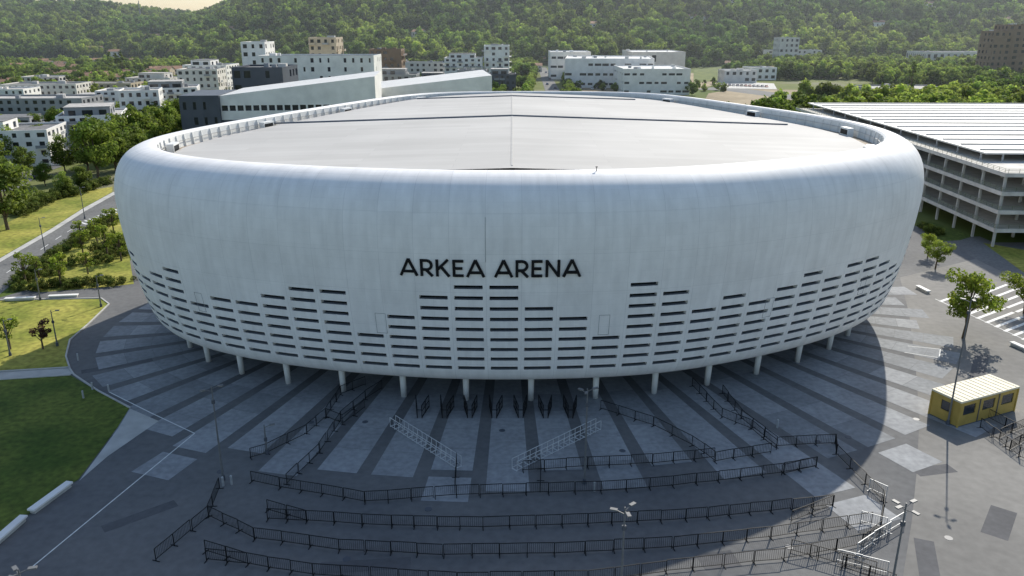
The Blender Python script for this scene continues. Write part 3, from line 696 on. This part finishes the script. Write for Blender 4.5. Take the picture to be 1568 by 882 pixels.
# ------------------------------------------------ FAR GROUND SURFACES
sheet('dirt_field',[(1075,160),(1085,143),(1130,136),(1235,138),(1310,160),(1330,172),(1100,175)],0.06,m_dirt)
sheet('boulevard_road',[(835,140),(858,140),(833,98),(822,98)],0.08,m_road)
sheet('boulevard_road',[(1060,137),(1110,132),(1250,150),(1400,168),(1400,172),(1240,156),(1110,139)],0.10,m_road)
sheet('gravel_yard',[(862,140),(1060,140),(1110,125),(1060,112),(862,112)],0.05,m_dirt)
sheet('car_park_yard',[(1100,135),(1190,137),(1185,128),(1100,124)],0.12,m_conc)
sheet('residential_street',[(-60,262),(60,250),(150,236),(285,212),(290,204),(150,228),(50,240),(-60,250)],0.05,m_road)
sheet('residential_street',[(-60,300),(30,290),(60,268),(95,255),(80,250),(45,262),(-60,280)],0.06,m_road)
sheet('grass_meadow',[(1200,172),(1330,176),(1400,190),(1400,168),(1300,160)],0.07,m_grass)
sheet('grass_meadow',[(1062,128),(1110,122),(1108,98),(1062,100)],0.09,m_lawn)

# ------------------------------------------------ VEHICLES
def car(x,y,rot,col):
    m=M('car_paint_%d'%col,[(0.7,0.7,0.7),(0.05,0.05,0.06),(0.25,0.26,0.28),(0.3,0.03,0.03),(0.05,0.09,0.2)][col],0.3,0.03,1.0,spec=0.5)
    mb=MB(); mb.off=(x,y,0.07); mb.rot=rot
    pr=[(-2.1,0.35),(-2.15,0.75),(-1.7,0.92),(-1.2,0.95),(-0.7,1.42),(0.6,1.45),(1.35,0.95),(2.05,0.85),(2.15,0.55),(2.1,0.35)]
    wv=[0.86,0.88,0.86,0.84,0.66,0.66,0.84,0.84,0.82,0.82]
    for i in range(len(pr)-1):
        a,b_=pr[i],pr[i+1]; mt=m_glass if i in(3,5) else m
        mb.face([(a[0],-wv[i],a[1]),(a[0],wv[i],a[1]),(b_[0],wv[i+1],b_[1]),(b_[0],-wv[i+1],b_[1])],mt)
    for s in(-1,1):
        mb.face([(p[0],s*w_,p[1]) for p,w_ in zip(pr,wv) if p[1]<1.0],m)
        mb.face([(-1.2,s*0.84,0.95),(-0.7,s*0.66,1.42),(0.6,s*0.66,1.45),(1.35,s*0.84,0.95)],m_glass)
        for xx in(-1.3,1.3): mb.tube((xx,s*0.72,0.32),(xx,s*0.9,0.32),0.32,0.32,m_black,12)
    mb.build('parked_car')
rc=random.Random(2)
for i in range(7):
    a=Vector(G(40,255)).lerp(Vector(G(120,242)),i/6.5); car(a.x,a.y,1.3,rc.randint(0,4))
for i in range(12):
    a=Vector(G(1105,131)).lerp(Vector(G(1180,134)),i/12); car(a.x,a.y,1.5,rc.randint(0,4))
for i in range(9):
    a=Vector(G(870,137)).lerp(Vector(G(1040,139)),i/9); car(a.x,a.y,1.4,rc.randint(0,4))
for p in((838,130),(842,122),(836,112),(850,136),(58,272),(150,240),(230,225)): a=G(*p); car(a[0],a[1],1.5,rc.randint(0,4))

# ------------------------------------------------ TREES
def tree_mesh(name,seed,h,cr,nleaf,ls,mleaf,th=None,clumps=26,flat=0.8,trunk=True):
    rs=np.random.RandomState(seed); mb=MB(); th=th or h*0.35; cz=th+(h-th)*0.5; rz=(h-th)*0.55
    if trunk:
        r0=0.02*h+0.05; mb.tube((0,0,0),(0.05*cr,0,th),r0,r0*0.7,m_bark,7); mb.tube((0.05*cr,0,th),(0,0.03*cr,h*0.85),r0*0.7,r0*0.15,m_bark,6)
    cs=[]
    for i in range(clumps):
        d=rs.normal(size=3); d/=np.linalg.norm(d); rr=rs.uniform(0.35,0.95)**0.7
        wob=1+0.25*math.sin(3*math.atan2(d[1],d[0])+seed)+rs.uniform(-.15,.15)
        prof_=1.0 if d[2]<0 else 1-0.25*d[2]
        c=np.array([d[0]*cr*rr*wob*prof_,d[1]*cr*rr*wob*prof_,cz+d[2]*rz*rr*0.9]); cs.append((c,rs.uniform(0.22,0.42)*cr,rs.uniform(0.65,1.3)))
    if trunk:
        for c,_,_ in cs[:9]:
            z0=rs.uniform(0.6,1.0)*th+rs.uniform(0,0.2)*h; z0=min(z0,c[2]-0.1); mb.tube((0,0,z0),tuple(c),0.012*h+0.02,0.01,m_bark,5,False)
    nv0=len(mb.v); nf0=len(mb.f)
    w_=np.array([c[1]**2 for c in cs]); idx=rs.choice(len(cs),nleaf,p=w_/w_.sum())
    cen=np.array([cs[i][0] for i in idx]); rad=np.array([cs[i][1] for i in idx]); tone=np.array([cs[i][2] for i in idx])
    d=rs.normal(size=(nleaf,3)); d/=np.linalg.norm(d,axis=1)[:,None]; rr=rs.uniform(0.3,1.0,nleaf)**0.5
    pos=cen+d*(rad*rr)[:,None]*np.array([1,1,flat])
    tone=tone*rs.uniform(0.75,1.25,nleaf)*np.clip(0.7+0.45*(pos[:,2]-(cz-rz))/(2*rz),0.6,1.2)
    nrm=d*0.7+rs.normal(size=(nleaf,3))*0.6+np.array([0,0,0.35]); nrm/=np.linalg.norm(nrm,axis=1)[:,None]
    t1=np.cross(nrm,rs.normal(size=(nleaf,3))); t1/=np.linalg.norm(t1,axis=1)[:,None]; t2=np.cross(nrm,t1)
    s=ls*rs.uniform(0.6,1.3,nleaf)
    Q=np.stack([pos-t1*s[:,None]*0.5,pos+t2*s[:,None]*0.38-t1*s[:,None]*0.05,pos+t1*s[:,None]*0.55+nrm*s[:,None]*0.12,pos-t2*s[:,None]*0.38],1).reshape(-1,3)
    vv=list(map(tuple,mb.v))+list(map(tuple,Q)); ff=mb.f+[(nv0+4*i,nv0+4*i+1,nv0+4*i+2,nv0+4*i+3) for i in range(nleaf)]
    me=bpy.data.meshes.new(name); me.from_pydata(vv,[],ff)
    me.materials.append(m_bark); me.materials.append(mleaf)
    me.polygons.foreach_set('material_index',[0]*nf0+[1]*nleaf)
    at=me.attributes.new('tone','FLOAT','FACE'); at.data.foreach_set('value',np.concatenate([np.ones(nf0),tone]).astype(np.float32))
    me.update(); return me
def place(me,name,x,y,s=1,rz=None,z=0):
    o=bpy.data.objects.new(name,me); scene.collection.objects.link(o); o.location=(x,y,z); o.scale=(s,s,s*random.uniform(0.92,1.1)); o.rotation_euler=(0,0,random.uniform(0,6.28) if rz is None else rz); return o
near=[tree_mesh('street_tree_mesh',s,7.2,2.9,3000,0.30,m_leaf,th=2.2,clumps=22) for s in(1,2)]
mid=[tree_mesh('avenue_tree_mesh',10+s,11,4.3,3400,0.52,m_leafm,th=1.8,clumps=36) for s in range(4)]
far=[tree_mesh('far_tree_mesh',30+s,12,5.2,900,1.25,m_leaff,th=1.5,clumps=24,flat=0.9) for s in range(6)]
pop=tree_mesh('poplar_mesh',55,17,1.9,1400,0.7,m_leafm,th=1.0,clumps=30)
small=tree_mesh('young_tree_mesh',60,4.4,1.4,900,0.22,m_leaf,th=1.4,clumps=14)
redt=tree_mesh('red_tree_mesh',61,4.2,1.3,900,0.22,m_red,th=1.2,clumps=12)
bush=tree_mesh('bush_mesh',62,1.5,1.1,700,0.16,m_hedge,th=0.1,clumps=14,trunk=False)
place(near[0],'street_tree',*G(1475,518),1.3); place(near[1],'street_tree',*G(1432,412),0.75); place(near[1],'street_tree',*G(1568,480),1.0); place(near[0],'street_tree',*G(1420,395),0.6)
for p in((16,535),(128,395),(125,370),(135,420),(95,440),(150,375),(60,425),(175,360),(186,400),(165,395),(40,435)): place(small,'young_tree',*G(*p),random.uniform(0.9,1.5))
place(redt,'red_leaf_tree',*G(66,535),1.0)
for p,s in(((12,352),1.5),((-35,345),1.5),((150,272),1.45),((178,264),1.3),((192,250),1.4),((212,242),1.35),((228,230),1.35),((245,224),1.35),((262,216),1.35),((280,208),1.3),((160,242),1.1),((62,242),1.0),((40,266),0.8),((100,264),0.9),((20,254),1.0),((205,214),1.1),((125,290),0.6),((70,285),0.6),((100,300),0.55),((-10,268),1.0),((8,300),0.9),((140,215),1.0),((165,205),1.0),((120,225),1.0),((90,212),1.0),((240,202),1.1),((265,197),1.1),((135,262),1.0),((60,215),0.9),((35,235),0.9),((285,225),1.1),((300,240),0.9),((222,255),1.0),((245,245),1.0)):
    place(random.choice(mid),'avenue_tree',*G(*p),s)
for p in((182,120),(190,122),(172,118),(1392,150)): place(pop,'poplar_tree',*G(*p),1.3)
def scatter(name,meshes,pts):
    col=bpy.data.collections.new(name+'_library')
    for i,m in enumerate(meshes):
        o=bpy.data.objects.new('%s_item_%02d'%(name,i),m); col.objects.link(o)
    me=bpy.data.meshes.new(name); me.from_pydata([p[:3] for p in pts],[],[])
    for nm,ty,vals in(('tsc','FLOAT',[p[3] for p in pts]),('trot','FLOAT',[random.uniform(0,6.28) for _ in pts]),('tidx','INT',[random.randrange(len(meshes)) for _ in pts])):
        at=me.attributes.new(nm,ty,'POINT'); at.data.foreach_set('value',vals)
    o=bpy.data.objects.new(name,me); scene.collection.objects.link(o)
    ng=bpy.data.node_groups.new(name,'GeometryNodeTree'); ng.interface.new_socket(name='Geometry',in_out='INPUT',socket_type='NodeSocketGeometry'); ng.interface.new_socket(name='Geometry',in_out='OUTPUT',socket_type='NodeSocketGeometry')
    N=ng.nodes; Lk=ng.links; gi=N.new('NodeGroupInput'); go=N.new('NodeGroupOutput'); ip=N.new('GeometryNodeInstanceOnPoints'); ci=N.new('GeometryNodeCollectionInfo')
    ci.inputs['Collection'].default_value=col; ci.inputs['Separate Children'].default_value=True; ci.inputs['Reset Children'].default_value=True
    def na(nm,ty):
        q=N.new('GeometryNodeInputNamedAttribute'); q.data_type=ty; q.inputs['Name'].default_value=nm; return q.outputs['Attribute']
    cx=N.new('ShaderNodeCombineXYZ'); Lk.new(na('trot','FLOAT'),cx.inputs[2])
    Lk.new(gi.outputs[0],ip.inputs['Points']); Lk.new(ci.outputs[0],ip.inputs['Instance']); ip.inputs['Pick Instance'].default_value=True
    Lk.new(na('tidx','INT'),ip.inputs['Instance Index']); Lk.new(cx.outputs[0],ip.inputs['Rotation']); Lk.new(na('tsc','FLOAT'),ip.inputs['Scale']); Lk.new(ip.outputs[0],go.inputs[0])
    md=o.modifiers.new('scatter','NODES'); md.node_group=ng; return o
m_hill=M('hill_ground',(0.06,0.09,0.03),0.95,0.3,0.01)
mb=MB(); gx=np.linspace(-1800,1900,130); gy=np.linspace(760,2300,60)
for j,y in enumerate(gy):
    for i,x in enumerate(gx): mb.v.append((x,y,hz(x,y)-0.3 if j else -3))
for j in range(len(gy)-1):
    for i in range(len(gx)-1):
        a=j*len(gx)+i; mb.f.append((a,a+1,a+1+len(gx),a+len(gx))); mb.m.append(0)
mb.mats=[m_hill]; mb.build('hills',None,True)
rf=random.Random(21); P=[]
for j in range(0,95):
    y=800+j*9.5
    x=-0.72*y-60
    while x<0.72*y+60:
        xx=x+rf.uniform(-5,5); yy=y+rf.uniform(-5,5); z=hz(xx,yy)
        if z>1.5 and free(xx,yy): P.append((xx,yy,z-1.5,rf.choice([0.6,0.8,0.95,1.15,1.4,1.9])*rf.uniform(0.9,1.1)))
        x+=9.5
scatter('hillside_forest',far,P)
P=[]
for i in range(11500):
    y=rf.uniform(290,890); x=rf.uniform(-0.7*y,0.72*y)
    if not free(x,y): continue
    u=784+x/y*F*1.02; dn=noise.noise(Vector((x*0.009,y*0.009,2.0)))
    th=0.0
    if u>1160: th=-0.18
    if 1060<u<1330 and 425<y<640: continue
    if 1300<u<1480 and 400<y<520 : th=0.3
    if 815<u<865 : continue
    if 860<u<1110 and 440<y<720: th=0.28
    if u<300: th=-0.10
    if 300<u<820 and y<420: continue
    if u>1240 and y<300: continue
    if y>690: th-=0.25
    if dn>th: P.append((x,y,-0.5,rf.uniform(0.45,1.05)*(1.15 if u>1160 else 0.9)))
for i in range(60):
    t=i/60
    for sgn in(-1,1):
        y=480+t*420; P.append((0.045*y+sgn*13,y,-0.5,0.6))
for i in range(60):
    a=G(rf.uniform(870,1110),rf.uniform(128,142)); P.append((a[0],a[1],-0.3,rf.uniform(0.25,0.5)))
scatter('distant_tree_belt',far,P)
P=[]
def hedge(pl,wd,step=0.9,s=(0.5,1.2)):
    Q=[Vector(G(*p)) for p in pl]
    for a,b_ in zip(Q[:-1],Q[1:]):
        k=int((b_-a).length/step)+1
        for i in range(k):
            for _ in range(max(1,int(wd/0.9))):
                if rf.random()<0.15: continue
                c=a.lerp(b_,i/k)+Vector((rf.uniform(-wd,wd),rf.uniform(-wd,wd)))*0.5; P.append((c.x,c.y,0,rf.uniform(*s)))
hedge([(25,438),(90,388),(150,352),(180,335)],2.4); hedge([(20,446),(110,438),(200,432)],2.4); hedge([(100,442),(205,436)],1.5); hedge([(150,400),(185,390)],6,1.5)
hedge([(60,310),(110,300),(165,280)],3,1.6,(1,1.8)); hedge([(30,330),(90,300)],3,1.6,(1,1.7)); hedge([(170,380),(190,372)],5,1.2,(1,1.6)); hedge([(1418,350),(1440,362)],2); hedge([(60,425),(110,400)],5,2.0,(0.4,1.0))
scatter('shrub_hedge',[bush],P)
mb=MB(); ax,ay=-640,1450; az=hz(ax,ay)
for dx,dy in((-1.5,-1),(1.5,-1),(0,1.6)): mb.beam((ax+dx,ay+dy,az),(ax+dx*0.2,ay+dy*0.2,az+38),0.5,m_grey)
for k in range(8): mb.beam((ax-1.3+k*0.15,ay,az+k*4.5),(ax+1.3-k*0.15,ay,az+k*4.5+3),0.35,m_grey)
mb.build('radio_mast')
# aerial haze: a real, very thin scattering volume over the distant valley
mh=bpy.data.materials.new('haze_volume'); mh.use_nodes=True; n=mh.node_tree.nodes; l=mh.node_tree.links
n.remove(n['Principled BSDF']); vs=n.new('ShaderNodeVolumeScatter'); vs.inputs['Color'].default_value=(0.85,0.93,1,1); vs.inputs['Density'].default_value=0.00014; vs.inputs['Anisotropy'].default_value=0.4
l.new(vs.outputs[0],n['Material Output'].inputs['Volume'])
mb=MB(); mb.box((0,1450,140),(4400,2300,300),mh); mb.build('sky_haze')
